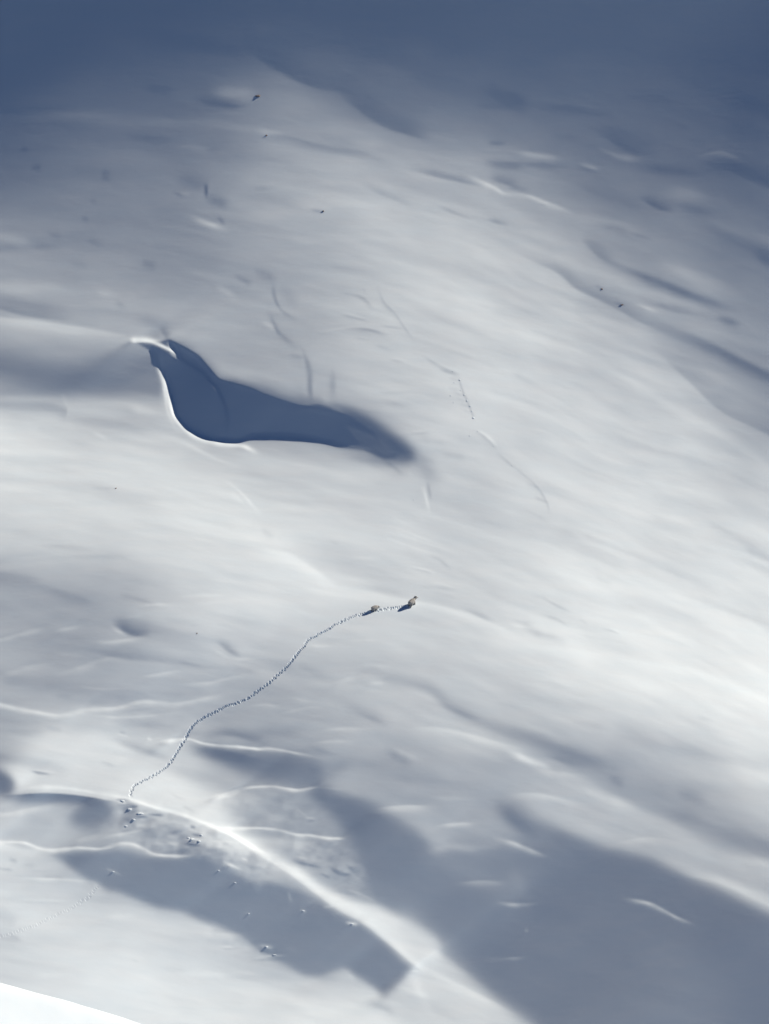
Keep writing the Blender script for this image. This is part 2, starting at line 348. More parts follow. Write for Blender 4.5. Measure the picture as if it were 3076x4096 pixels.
    S(0,2,[(80,1080),(400,1125),(800,1175),(920,1235)],-15,55); S(0,2,[(360,1185),(460,1190)],-8,14); S(0,2,[(500,1115),(620,1140),(830,1140)],9,8)
    S(0,2,[(920,1062),(1040,1045),(1170,1022)],18,9,16); S(0,2,[(1200,1112),(1360,1100),(1450,1078),(1590,1052)],17,9,18); S(0,2,[(850,1160),(950,1180)],-10,14)
    S(0,2,[(-60,1225),(150,1275),(400,1312),(550,1275),(750,1265),(900,1225),(1020,1228),(1150,1236),(1390,1190)],28,12,20,.12)
    S(0,2,[(620,1310),(780,1325),(950,1315),(1130,1293)],18,8,14); S(0,2,[(450,1235),(900,1195)],-9,26); S(0,2,[(780,1290),(1000,1265)],-9,12); S(0,2,[(1000,1180),(1350,1170)],-6,20)
    S(0,2,[(750,1360),(1100,1380)],-12,30); S(0,2,[(760,1480),(900,1530),(1080,1590)],-26,30,22); S(0,2,[(300,1390),(400,1410)],-10,14)
    S(0,2,[(1060,1482),(1200,1463),(1300,1488),(1400,1505),(1550,1515),(1700,1533)],58,7,12,.12); S(0,2,[(1330,1440),(1480,1430),(1700,1480)],-32,40,22); S(0,2,[(1250,1520),(1450,1550),(1661,1600)],-26,14,50)
    S(0,2,[(760,1430),(830,1450)],18,7); S(0,2,[(770,1420),(810,1425)],-15,6); S(0,2,[(950,1462),(980,1468)],20,6)
    S(0,2,[(0,1590),(400,1650)],-22,45); S(0,2,[(0,1410),(350,1430)],-6,20); S(0,2,[(650,1610),(740,1640)],-10,10)
    # ---- centre, third row
    S(1,2,[(480,475),(700,515),(850,550),(1000,578),(1150,605),(1300,642),(1450,690),(1680,800)],14,12,50); S(1,2,[(1330,622),(1420,660),(1520,705)],-14,24,8); S(1,2,[(700,480),(1000,545)],-9,40,14)
    S(1,2,[(100,110),(500,280),(900,420)],-9,90); S(1,2,[(0,245),(250,300),(520,490)],12,20,50); S(1,2,[(40,110),(110,160)],-9,20); S(1,2,[(470,180),(540,210)],-8,12)
    for dx, dy in ((0,0),(60,45),(-30,70)): S(1,2,[(850+dx,85+dy),(1000+dx,140+dy),(1200+dx,210+dy)],8,7,12)
    S(1,2,[(880,30),(970,75)],8,7); S(1,2,[(1120,275),(1190,310),(1260,372)],-11,8,16); S(1,2,[(1090,480),(1190,490),(1280,500)],-11,7,12); S(1,2,[(1110,462),(1180,460),(1290,490)],10,7)
    S(1,2,[(1000,350),(1120,378),(1160,402)],10,6); S(1,2,[(1010,362),(1140,395)],-9,6); S(1,2,[(1130,520),(1330,560)],-7,14)
    S(1,2,[(600,300),(800,290)],6,14); S(1,2,[(620,832),(770,824)],14,8,12); S(1,2,[(330,862),(490,866)],12,10); S(1,2,[(430,800),(560,812)],7,8)
    S(1,2,[(690,1000),(850,1070),(1100,1130),(1250,1250),(1400,1330),(1680,1450)],-22,45,34); S(1,2,[(540,1230),(850,1350)],-15,40); S(1,2,[(1200,1240),(1350,1310),(1450,1340)],-12,18); S(1,2,[(660,1300),(860,1380)],-9,14)
    S(1,2,[(520,1105),(650,1058)],15,10,16); S(1,2,[(690,985),(860,992)],11,8,18); S(1,2,[(730,1112),(830,1098)],11,9); S(1,2,[(0,950),(300,1010),(450,1060)],-12,40); S(1,2,[(220,990),(380,1060)],9,20)
    S(1,2,[(400,1412),(560,1396),(720,1402)],11,8,14); S(1,2,[(400,1488),(480,1478),(620,1482)],14,7,16); S(1,2,[(-20,1250),(60,1243),(140,1252)],17,7,14); S(1,2,[(180,1302),(300,1270),(420,1262)],11,10)
    S(1,2,[(1040,1400),(1200,1400),(1400,1445),(1700,1530)],20,12,45); S(1,2,[(880,1520),(1060,1600)],9,16); S(1,2,[(350,1520),(520,1570)],-9,14); S(1,2,[(850,1540),(1000,1640)],-12,30)
    S(1,2,[(-40,1525),(90,1524),(250,1552),(420,1585)],42,7,14); S(1,2,[(-40,1440),(150,1420),(320,1440)],-14,40); S(1,2,[(0,1130),(500,1180)],-7,40); S(1,2,[(250,1210),(400,1230)],8,12)
    S(1,2,[(1000,900),(1661,1100)],-5,60); S(1,2,[(330,1660),(900,1610)],-8,40)
    # ---- right, third row
    S(2,2,[(215,565),(290,605),(365,638)],-13,10,6); S(2,2,[(220,550),(300,595)],7,6); S(2,2,[(225,668),(300,695),(370,738)],-13,8,14); S(2,2,[(440,695),(490,722)],-9,7)
    S(2,2,[(590,757),(650,765),(695,786)],-15,5,7); S(2,2,[(640,755),(700,778)],9,5); S(2,2,[(0,700),(140,722)],-10,18); S(2,2,[(90,755),(200,790),(340,825)],-15,18); S(2,2,[(0,730),(100,745)],9,10)
    S(2,2,[(140,540),(240,560)],-6,8); S(2,2,[(450,790),(560,830)],-5,14)
    S(2,2,[(-20,855),(400,900),(800,970),(1200,1035),(1500,1150)],9,24,50); S(2,2,[(420,120),(650,225),(920,315)],-9,14,22); S(2,2,[(1180,20),(1450,160),(1700,310)],-10,20,26)
    S(2,2,[(540,425),(640,462)],-9,16); S(2,2,[(940,345),(1300,490)],-6,25); S(2,2,[(1200,560),(1400,630),(1650,720)],-8,24); S(2,2,[(400,140),(700,290)],6,20); S(2,2,[(850,90),(1200,220)],6,22); S(2,2,[(1500,240),(1661,310)],-10,18)
    S(2,2,[(100,0),(250,60)],-5,12); S(2,2,[(1200,1320),(1300,1350)],-8,16)
    S(2,2,[(-100,1370),(200,1490),(400,1570),(650,1640)],-34,50,60); S(2,2,[(0,1560),(250,1650)],34,26); S(2,2,[(200,1560),(450,1640)],-16,20)
    S(2,2,[(900,1500),(1661,1640)],-14,50); S(2,2,[(400,1350),(600,1390)],-8,25); S(2,2,[(700,1440),(1000,1520)],-9,40); S(2,2,[(0,1150),(300,1230),(700,1270)],-9,40)
    # ---- bottom left
    S(0,3,[(205,18),(250,30),(320,42)],-52,9,11); S(0,3,[(190,12),(260,18),(370,32)],16,6)
    S(0,3,[(90,158),(200,128),(350,124),(500,140),(680,172),(850,205),(1000,255),(1200,310),(1400,388),(1550,462),(1700,545)],24,12,14,.12)
    S(0,3,[(-20,305),(100,290),(250,256),(370,238)],24,14,22); S(0,3,[(420,290),(520,235),(640,205),(740,205)],18,10,18); S(0,3,[(0,240),(120,220)],10,20)
    S(0,3,[(-60,478),(150,480),(250,515),(350,530),(500,514),(660,521),(760,490),(850,489),(930,520),(1000,556),(1100,565),(1220,570)],46,9,15,.06)
    S(0,3,[(0,500),(200,540),(330,550)],18,20,40); S(0,3,[(470,492),(560,450),(640,425)],18,10,20); S(0,3,[(690,442),(790,425),(940,390)],28,8,15)
    S(0,3,[(0,400),(300,420)],-10,50); S(0,3,[(150,320),(350,350)],-7,30); S(0,3,[(700,350),(640,410)],7,20)
    # rubble near where the trail breaks through the ridge
    for x0,y0,x1,y1,a,w in ((750,205,830,208,-60,7),(760,222,820,228,40,6),(840,250,890,250,-62,9),(820,270,860,262,36,6),(880,292,930,290,62,6),(880,318,945,314,-62,9),(960,300,1060,306,-45,7),(820,345,870,340,-20,16),(850,380,880,375,-24,14),(800,375,820,370,20,9),(1230,430,1300,436,-62,11),(1205,455,1300,462,60,6),(1200,490,1290,500,-58,9),(1230,380,1260,384,-50,9),(1080,480,1160,500,22,14),(1000,480,1060,490,20,10),(1100,420,1180,400,-26,12),(1060,540,1200,545,-18,14),(1340,470,1500,480,16,10)):
        S(0,3,[(x0,y0),(x1,y1)],a,w)
    S(0,3,[(680,650),(740,668),(785,690)],44,7,9); S(0,3,[(690,680),(770,700)],12,14); S(0,3,[(940,640),(990,660)],14,14); S(0,3,[(810,640),(840,650)],10,12)
    S(0,3,[(1395,662),(1425,660)],50,10); S(0,3,[(1430,650),(1480,640)],-25,12); S(0,3,[(1450,610),(1520,640),(1560,660)],40,9); S(0,3,[(1490,730),(1530,740)],30,10); S(0,3,[(1560,580),(1600,600)],26,9); S(0,3,[(1530,600),(1661,660)],-14,14); S(0,3,[(1570,935),(1630,940)],22,9)
    S(0,3,[(930,270),(1150,330),(1400,440),(1661,600)],-4,30); S(0,3,[(1050,360),(1300,440),(1500,530),(1661,640)],26,45,50)
    S(0,3,[(1180,250),(1250,275)],-14,7); S(0,3,[(1090,160),(1200,210)],-9,8)
    S(0,3,[(130,710),(350,715),(600,730)],20,6,14); S(0,3,[(100,705),(500,700)],-10,20); S(0,3,[(600,735),(650,780)],10,10); S(0,3,[(130,850),(500,860)],8,8); S(0,3,[(100,865),(420,872)],-8,10)
    S(0,3,[(60,590),(110,605)],-18,14); S(0,3,[(10,650),(80,660)],-22,10); S(0,3,[(150,625),(230,630)],-8,14); S(0,3,[(180,665),(350,668)],-6,10); S(0,3,[(850,1240),(890,1248)],-8,10)
    S(0,3,[(0,1090),(130,1110)],-14,24); S(0,3,[(60,1080),(130,1105)],-8,8); S(0,3,[(200,1350),(460,1320)],6,20); S(0,3,[(200,1100),(600,1110)],-6,50); S(0,3,[(0,950),(100,1000)],-8,40)
    S(0,3,[(1440,1150),(1500,1155)],14,7); S(0,3,[(1440,1166),(1500,1168)],-20,7); S(0,3,[(700,960),(900,945)],8,16); S(0,3,[(1100,1330),(1661,1325)],8,20)
    # ---- bottom centre
    S(0,3,[(1380,195),(1480,165),(1580,130),(1661,120),(1760,116),(1860,132),(1940,140),(2030,122)],52,6,14,.1); S(1,3,[(330,122),(600,140)],12,6)
    S(1,3,[(-250,400),(-100,385),(120,395),(250,425),(350,431),(450,450),(560,455)],50,7,12,.08); S(1,3,[(-200,450),(100,470),(350,500)],16,20,40)
    S(1,3,[(250,600),(320,620),(410,640)],-52,10); S(1,3,[(480,640),(540,680),(610,690)],-46,12); S(1,3,[(420,680),(480,710)],-30,8); S(1,3,[(580,620),(640,670)],-20,8); S(1,3,[(250,565),(340,590)],24,8); S(1,3,[(560,600),(700,640)],12,20)
    S(1,3,[(320,320),(380,328)],30,6); S(1,3,[(330,345),(380,340)],-22,8); S(1,3,[(250,250),(330,310)],10,7); S(1,3,[(600,780),(770,855)],16,8,14); S(1,3,[(500,790),(700,830)],-10,10)
    S(1,3,[(700,600),(740,700),(800,850)],-8,24)
    S(1,3,[(790,265),(920,247),(1120,246)],30,7,40); S(1,3,[(1190,372),(1290,362),(1400,358)],26,10,18); S(1,3,[(1090,555),(1250,508),(1400,520),(1560,500)],16,24,30); S(1,3,[(1540,455),(1700,490)],26,12,22)
    S(1,3,[(1320,742),(1450,732),(1600,738)],28,9,34); S(1,3,[(1550,868),(1700,880)],26,10,20); S(1,3,[(1480,1222),(1600,1232),(1720,1222)],22,9,22)
    S(1,3,[(1560,230),(1661,330),(1800,430)],-22,45); S(1,3,[(900,60),(1200,100)],-6,30); S(1,3,[(1150,190),(1400,205)],8,14)
    S(1,3,[(285,918),(325,925)],52,10); S(1,3,[(580,998),(660,1010)],58,11); S(1,3,[(20,1140),(110,1160)],44,14); S(1,3,[(30,1180),(100,1182)],-45,10); S(1,3,[(40,1212),(200,1210)],40,9); S(1,3,[(-20,1240),(180,1238)],-18,8); S(1,3,[(190,1150),(260,1190)],16,16)
    S(1,3,[(210,800),(230,860)],22,10); S(1,3,[(430,900),(500,890)],18,12); S(1,3,[(330,870),(400,860)],14,14)
    S(1,3,[(990,1310),(1050,1310)],22,7); S(1,3,[(1010,1340),(1060,1450),(1130,1570)],8,30); S(1,3,[(720,1500),(900,1580)],-14,22); S(1,3,[(0,1370),(400,1400)],7,25); S(1,3,[(540,1290),(640,1360)],10,14)
    S(1,3,[(1060,1060),(1300,1250),(1600,1480)],-14,50,24); S(1,3,[(1120,1310),(1300,1400),(1500,1500),(1700,1610)],16,14,40)
    # ---- bottom right
    S(2,3,[(740,842),(880,870),(960,905),(1060,960),(1170,1005)],54,9,20,.3); S(2,3,[(-10,478),(100,520),(215,568)],40,12,24); S(2,3,[(-30,880),(150,880)],36,9,20); S(2,3,[(-30,1225),(100,1222)],22,9,16); S(2,3,[(85,1046),(108,1052)],26,12)
    S(2,3,[(0,170),(200,175),(420,230)],16,10,30); S(2,3,[(150,10),(420,50)],14,12,30); S(2,3,[(440,120),(600,190),(800,260)],14,30); S(2,3,[(700,490),(830,455),(960,460)],12,9,30); S(2,3,[(1150,690),(1350,735),(1661,880)],18,40,20)
    S(2,3,[(640,60),(720,110)],-14,30); S(2,3,[(1080,150),(1250,200)],-14,40); S(2,3,[(1000,100),(1661,160)],-6,40); S(2,3,[(1380,590),(1661,610)],9,30); S(2,3,[(0,650),(80,820)],10,50)

def tone_map():
    V = bicubic_table(TAB, XS, YS)
    for pts, val, blur in polys():
        sl, m = poly_mask(pts, blur)
        V[sl] = V[sl]*(1-m) + val*m
    strokes(V)
    # wind streaks: noise drawn out along the drift direction, level at the left, falling to the right
    rng = np.random.default_rng(4)
    acc = np.zeros(V.shape); wsum = np.zeros(V.shape)
    pos = np.clip(GX/3076*.75 + (1-GY/4096)*.0 + .1, 0, 1)
    for k, ang in enumerate((2, 11, 20, 29)):
        a = np.radians(ang)
        u = GX*np.cos(a) + GY*np.sin(a); v = -GX*np.sin(a) + GY*np.cos(a)
        wob = 26*vnoise(rng, u/420, v/300)
        n = vnoise(rng, u/300, (v+wob)/64) + .6*vnoise(rng, u/170, (v+wob)/24) + .25*vnoise(rng, u/80, (v+wob)/14) + .16*vnoise(rng, u/50, (v+wob*.6)/7)
        w = np.exp(-((pos-k/3)/.2)**2)
        acc += w*n; wsum += w
    n = acc/wsum
    V += n*np.clip((V-60)/120, .5, 1)*9.5*(V > 0)
    # broken, trodden-looking snow under the ridge and on its sunny flank; a little unevenness everywhere
    V += 1.8*(vnoise(rng, GX/150 + GY/400, GY/75) + .6*vnoise(rng, GX/60, GY/34))*np.clip(V/120, 0, 1)
    rough = vnoise(rng, GX/46, GY/26) + .8*vnoise(rng, GX/22, GY/14)
    for pts, a in ((P(0,3,[(700,230),(880,230),(1250,330),(1661,540),(1900,720),(1661,690),(1300,600),(1000,560),(740,440)]), 17), (P(1,3,[(100,440),(500,450),(640,520),(760,760),(640,800),(400,690),(200,560)]), 13), (P(1,3,[(-300,180),(300,160),(500,380),(350,420),(-100,370)]), 7), (P(1,3,[(60,760),(350,900),(560,1000),(500,1010),(200,900),(-60,780)]), 15), (P(0,3,[(1300,950),(1661,1080),(1800,1180),(1700,1260),(1400,1120)]), 9)):
        sl, m = poly_mask(pts, 26); V[sl] += a*m*rough[sl]
    # well outside the frame the slope evens out
    ex = np.minimum(np.arange(NX), NX-1-np.arange(NX))/(MX-14); ey = np.minimum(np.arange(NY), NY-1-np.arange(NY))/(MY-14)
    w = np.clip(np.minimum(ex[None], ey[:, None]), 0, 1); w = w*w*(3-2*w)
    return 188 + (V-188)*w
# ------------------------------------------------------------------ the slope
# The drifts, hollows and ridges of the slope are found from how each part of the snow must lie
# to the low sun: the relief (metres along the view) is fitted so that its faces catch that much light.
SUNK, FILL = 1.5, .075          # picture brightness of snow square to the sun / lit by the sky alone
S = np.array(SUN_CAM)
H = CELL/PXM                    # metres per cell
LAM = .005

def fit(Lp, h, px, py, f, iters, verbose=False):
    my, mx = Lp.shape
    KY = np.fft.fftfreq(my)[:, None]*2*np.pi; KX = np.fft.rfftfreq(mx)[None]*2*np.pi
    DX = 1j*np.sin(KX)/h; DY = -1j*np.sin(KY)/h        # central differences, y upwards
    LAP = (4 - 2*np.cos(KX) - 2*np.cos(KY))/h**2
    n0 = math.sqrt(1 + px*px + py*py); L0 = (S[0]*px + S[1]*py - S[2])/n0
    b0 = (S[0]/n0 - L0*px/n0**2, S[1]/n0 - L0*py/n0**2)
    Pc = np.abs(b0[0]*DX + b0[1]*DY)**2 + .025*LAP + LAM*LAP + 1e-5 + 0.0006*LAM*LAP*LAP*(h/H)**2
    Wt = 1 + .7*np.exp(-np.maximum(Lp, 0)/.05)
    for it in range(iters):
        Ff = np.fft.rfft2(f)
        gx = np.fft.irfft2(Ff*DX, s=f.shape) + px; gy = np.fft.irfft2(Ff*DY, s=f.shape) + py
        n = np.sqrt(1 + gx*gx + gy*gy)
        R = (S[0]*gx + S[1]*gy - S[2])/n
        r = R - Lp
        px -= .5*r[my//5:-my//5, mx//5:-mx//5].mean()*n0/S[0]
        wr = Wt*Wt*r
        bx = S[0]/n - R*gx/n**2; by = S[1]/n - R*gy/n**2
        g = -(DX*np.fft.rfft2(bx*wr) + DY*np.fft.rfft2(by*wr)) + LAM*LAP*Ff + 0.0006*LAM*LAP*LAP*(h/H)**2*Ff
        f = f - .3*np.fft.irfft2(g/Pc, s=f.shape)
        if verbose and it % 10 == 0: print(it, np.abs(r).mean(), px)
    return f, px

def relief(V, verbose=False):
    lin = ((np.maximum(V, 45)/255 + .055)/1.055)**2.4
    L = .04*np.logaddexp(0, np.clip((lin - FILL)/SUNK/.04, -30, 30)) - .18*np.clip((-V-20)/70, 0, 1)
    L = np.minimum(L, .85)
    py = 1.05
    Lm = L[MY:-MY, MX:-MX].mean(); px = 0.0
    for _ in range(30):                                # mean lie of the hillside
        n0 = math.sqrt(1 + px*px + py*py)
        px += (Lm - (S[0]*px + S[1]*py - S[2])/n0)*n0/S[0]
    ny, nx = L.shape
    PY, PX = ny//4, nx//4
    ey, ex = (ny + 2*PY) % 2, (nx + 2*PX) % 2
    Lp = np.pad(L, ((PY, PY+ey), (PX, PX+ex)), mode='edge')
    my, mx = Lp.shape
    wy = np.clip(np.minimum(np.arange(my)+.5, my-np.arange(my)-.5)/PY, 0, 1); wx = np.clip(np.minimum(np.arange(mx)+.5, mx-np.arange(mx)-.5)/PX, 0, 1)
    W = (wy*wy*(3-2*wy))[:, None]*(wx*wx*(3-2*wx))[None]
    Lp = Lm + (Lp-Lm)*W
    L2 = (Lp[::2, ::2] + Lp[1::2, ::2] + Lp[::2, 1::2] + Lp[1::2, 1::2])/4
    f2, px = fit(L2, 2*H, px, py, np.zeros_like(L2), 90, verbose)
    f = np.zeros_like(Lp)                              # to full resolution, linearly
    e = np.pad(f2, 1, mode='wrap')
    for i in (0, 1):
        for j in (0, 1):
            a, b = (e[:-2] if i == 0 else e[2:]), None
            row = .75*e[1:-1] + .25*a
            c = row[:, :-2] if j == 0 else row[:, 2:]
            f[i::2, j::2] = .75*row[:, 1:-1] + .25*c
    f, px = fit(Lp, H, px, py, f, 34, verbose)
    return f[PY:PY+ny, PX:PX+nx], (px, py), L

V = tone_map()
F, (PX_, PY_), LT = relief(V)

# the floor of the hollow lies behind the drift that fills its left end
sl_, m_ = poly_mask(P(0,1,[(1085,548),(1180,600),(1270,655),(1330,720),(1400,800),(1600,862),(1661,885)]) + P(1,1,[(340,990),(580,1040),(760,1150),(840,1260),(700,1240),(450,1190),(200,1150),(0,1153)]) +
                    P(0,1,[(1610,1158),(1570,1186),(1480,1191),(1420,1180),(1450,1140),(1472,1060),(1450,950),(1400,855),(1300,745),(1180,672),(1120,640)]), 6)
F[sl_] += .16*m_*np.clip((1560 - GX[sl_])/700, 0, 1)

def ray_point(sx, sy, Z):
    x = (sx - 1538)/PXM/D0; y = -(sy - 2048)/PXM/D0
    v = np.array(VIEW); u = np.array(UP); r = np.array(RIGHT)
    return np.array(CAM) + (x*Z)[..., None]*r + (y*Z)[..., None]*u + Z[..., None]*v

def plane_depth(sx, sy):
    return D0 + PX_*(sx - 1538)/PXM - PY_*(sy - 2048)/PXM

VW = ray_point(GX, GY, plane_depth(GX, GY) + F)         # the slope's points, (rows, columns, xyz)

def at(sx, sy, g=None):
    """where the snow lies that is seen at photo pixel sx, sy"""
    g = VW if g is None else g
    c = np.asarray(sx)/CELL + MX; r = np.asarray(sy)/CELL + MY
    c0 = np.floor(c).astype(int); r0 = np.floor(r).astype(int)
    a = (c - c0)[..., None]; b = (r - r0)[..., None]
    return (g[r0, c0]*(1-a) + g[r0, c0+1]*a)*(1-b) + (g[r0+1, c0]*(1-a) + g[r0+1, c0+1]*a)*b

_du = np.gradient(VW, axis=1); _dv = np.gradient(VW, axis=0)
NW = np.cross(_dv, _du); NW /= np.linalg.norm(NW, axis=2, keepdims=True)
if NW[..., 2].mean() < 0: NW = -NW

def pt(sx, sy): return Vector(at(sx, sy))
def nrm_at(sx, sy, s=0): return Vector(at(sx, sy, NW)).normalized()

# ---------------------------------------------------------------- helpers
def tag(o, label=None, cat=None, group=None, kind=None):
    if label: o['label'] = label
    if cat: o['category'] = cat
    if group: o['group'] = group
    if kind: o['kind'] = kind
    return o

def link(name, me, mat=None, parent=None):
    o = bpy.data.objects.new(name, me)
    scene.collection.objects.link(o)
    if mat: me.materials.append(mat)
    if parent: o.parent = parent
    return o

def grid_mesh(name, verts, quads, smooth=True):
    me = bpy.data.meshes.new(name)
    verts = np.ascontiguousarray(verts, np.float32).reshape(-1, 3); quads = np.ascontiguousarray(quads, np.int32)
    me.vertices.add(len(verts)); me.vertices.foreach_set('co', verts.ravel())
    me.loops.add(quads.size); me.loops.foreach_set('vertex_index', quads.ravel())
    me.polygons.add(len(quads)); me.polygons.foreach_set('loop_start', np.arange(0, quads.size, 4, dtype=np.int32))
    me.polygons.foreach_set('loop_total', np.full(len(quads), 4, np.int32))
    me.update(calc_edges=True)
    if smooth: me.shade_smooth()
    return me

def bm_mesh(name, bm, smooth=True):
    me = bpy.data.meshes.new(name)
    bm.to_mesh(me); bm.free()
    if smooth: me.shade_smooth()
    return me

def material(name, col, rough=.6, spec=.3):
    m = bpy.data.materials.new(name); m.use_nodes = True
    b = m.node_tree.nodes['Principled BSDF']
    b.inputs['Base Color'].default_value = (*col, 1)
    b.inputs['Roughness'].default_value = rough
    b.inputs['Specular IOR Level'].default_value = spec
    return m, m.node_tree, b

def add_noise_colour(nt, b, ca, cb, scale, stretch=(1, 1, 1), detail=4):
    N = nt.nodes; tc = N.new('ShaderNodeTexCoord'); mp = N.new('ShaderNodeMapping'); mp.inputs['Scale'].default_value = stretch
    nz = N.new('ShaderNodeTexNoise'); nz.inputs['Scale'].default_value = scale; nz.inputs['Detail'].default_value = detail
    rp = N.new('ShaderNodeValToRGB'); rp.color_ramp.elements[0].position = .3; rp.color_ramp.elements[1].position = .7
    rp.color_ramp.elements[0].color = (*ca, 1); rp.color_ramp.elements[1].color = (*cb, 1)
    nt.links.new(tc.outputs['Object'], mp.inputs[0]); nt.links.new(mp.outputs[0], nz.inputs['Vector'])
    nt.links.new(nz.outputs['Fac'], rp.inputs[0]); nt.links.new(rp.outputs[0], b.inputs['Base Color'])
    return nz, mp

def add_bump(nt, b, scale, dist, strength=1.0, stretch=(1, 1, 1), detail=4):
    N = nt.nodes; tc = N.new('ShaderNodeTexCoord'); mp = N.new('ShaderNodeMapping'); mp.inputs['Scale'].default_value = stretch
    nz = N.new('ShaderNodeTexNoise'); nz.inputs['Scale'].default_value = scale; nz.inputs['Detail'].default_value = detail
    bp = N.new('ShaderNodeBump'); bp.inputs['Distance'].default_value = dist; bp.inputs['Strength'].default_value = strength
    nt.links.new(tc.outputs['Object'], mp.inputs[0]); nt.links.new(mp.outputs[0], nz.inputs['Vector'])
    nt.links.new(nz.outputs['Fac'], bp.inputs['Height']); nt.links.new(bp.outputs[0], b.inputs['Normal'])

snow, nt, b = material('snow', (.77, .85, .92), .75, .15)
add_noise_colour(nt, b, (.735, .838, .93), (.765, .853, .935), .12, (1, 3, 3))
add_bump(nt, b, .7, .011, 1.0, (.7, 1.5, 1.5), 5)

# ---------------------------------------------------------------- the trail of prints: its cells come out of the slope
TRAIL = P(1,2,[(1000,606),(900,618),(800,632),(745,645),(700,655),(640,670),(580,695),(500,735),(430,775),(380,805),(340,825),(315,860),(280,900),(240,950),(200,1000),(150,1045),(100,1090),(50,1130),(6,1160)]) + \
        P(0,2,[(1600,1200),(1540,1230),(1450,1260),(1380,1295),(1310,1330),(1260,1365),(1230,1400),(1200,1450),(1170,1500),(1140,1550),(1110,1600),(1070,1645)]) + \
        P(0,3,[(1000,45),(940,75),(880,105),(855,135),(840,165),(848,190)])
TRAIL = TRAIL[::-1]
OLD = P(0,3,[(640,752),(600,800),(560,840),(510,872),(460,902),(410,925),(360,948),(300,980),(240,1010),(170,1035),(100,1060),(40,1078),(-60,1100)])[::-1]

def path_info(pts, X, Y):
    A = np.array(smooth_pts(pts, 5), float)
    L = np.r_[0, np.cumsum(np.hypot(*np.diff(A, axis=0).T))]
    best = np.full(X.shape, 1e18); al = np.zeros(X.shape); sg = np.zeros(X.shape)
    for k in range(len(A)-1):
        e = A[k+1]-A[k]; l2 = e@e
        t = np.clip(((X-A[k,0])*e[0] + (Y-A[k,1])*e[1])/l2, 0, 1)
        dx = X-A[k,0]-t*e[0]; dy = Y-A[k,1]-t*e[1]; dd = dx*dx+dy*dy
        w = dd < best
        best = np.where(w, dd, best); al = np.where(w, L[k]+t*math.sqrt(l2), al); sg = np.where(w, np.sign(e[0]*dy-e[1]*dx), sg)
    return np.sqrt(best), al, sg, L[-1]

def trail(pts, name, half, depth, trough, label, seed):
    rng = np.random.default_rng(seed)
    A = np.array(pts); ca, cb = np.searchsorted(SX, [A[:,0].min()-30, A[:,0].max()+30]); ra, rb = np.searchsorted(SY, [A[:,1].min()-30, A[:,1].max()+30])
    ca = max(ca, 1)
    X = GX[ra:rb, ca:cb] + CELL/2; Y = GY[ra:rb, ca:cb] + CELL/2
    d, al, sg, tot = path_info(pts, X, Y)
    rr, cc = np.nonzero(d < half + CELL*1.2); rr += ra; cc += ca
    K = 6; tt = np.arange(K+1)/K
    q = []; vs_ = []; px = []
    b_, a_ = np.meshgrid(tt, tt, indexing='ij')
    n = len(rr)
    g = [VW[rr+i, cc+j][:, None, None, :] for i, j in ((0,0),(0,1),(1,0),(1,1))]
    gn = [NW[rr+i, cc+j][:, None, None, :] for i, j in ((0,0),(0,1),(1,0),(1,1))]
    mixf = lambda g: (g[0]*(1-a_[None,...,None])+g[1]*a_[None,...,None])*(1-b_[None,...,None]) + (g[2]*(1-a_[None,...,None])+g[3]*a_[None,...,None])*b_[None,...,None]
    Pw = mixf(g); Nn = mixf(gn)
    SXp = SX[cc][:,None,None] + a_[None]*CELL; SYp = SY[rr][:,None,None] + b_[None]*CELL
    dd, aa, ss, tot = path_info(pts, SXp, SYp)
    lat = dd*ss
    dep = trough*np.exp(-(dd/(half*.62))**2)
    stepl = half*1.2
    k = np.round(aa/stepl)
    kk = np.unique(k).astype(int)
    off = {i: (rng.normal(0, .3), rng.normal(0, .3), rng.uniform(.7, 1.25), rng.uniform(.8, 1.15)) for i in range(-3, kk.max()+4)}
    for dk in (-1, 0, 1):
        ki = (k + dk).astype(int)
        oa = np.vectorize(lambda i: off[i][0])(ki); ol = np.vectorize(lambda i: off[i][1])(ki); od = np.vectorize(lambda i: off[i][2])(ki); ow = np.vectorize(lambda i: off[i][3])(ki)
        side = np.where(ki % 2 == 0, 1, -1)
        u = (aa - (ki+oa*.6)*stepl)/(stepl*1.2*ow); v = (lat - side*half*(.18+.7*ol))/(half*.72*ow)
        up_ = np.clip(u/.10, 0, 1)*np.clip(1-u, 0, 1)          # a print: steep heel, floor rising to the toes
        dep = np.maximum(dep, trough + depth*od*up_*np.exp(-v**4))
    fade = np.clip((half*1.35 - dd)/(half*.5), 0, 1); fade = fade*fade*(3-2*fade)
    fade = fade*np.clip(np.minimum(aa, tot-aa)/12, 0, 1)
    Pw = Pw - Nn*(dep*fade)[..., None]
    # weld the sub-cells by their lattice index
    gi = (rr[:,None,None]*K + (b_[None]*K).round().astype(int)); gj = (cc[:,None,None]*K + (a_[None]*K).round().astype(int))
    key = (gi.astype(np.int64)*100000 + gj).ravel()
    uq, first, inv = np.unique(key, return_index=True, return_inverse=True)
    verts = Pw.reshape(-1, 3)[first]; inv = inv.reshape(n, K+1, K+1)
    quads = np.stack([inv[:, :-1, :-1], inv[:, 1:, :-1], inv[:, 1:, 1:], inv[:, :-1, 1:]], -1).reshape(-1, 4)
    o = link(name, grid_mesh(name, verts, quads, False), snow)
    tag(o, label, 'animal tracks', kind='structure')
    return rr, cc

r1, c1 = trail(TRAIL, 'paw_print_trail', 6.6, .15, .0, 'fresh line of paw prints winding up the snow to the two bears', 3)
r2, c2 = trail(OLD, 'faded_trail', 8.5, .03, .0, 'faint old line of prints below the blue shaded bank at lower left', 5)

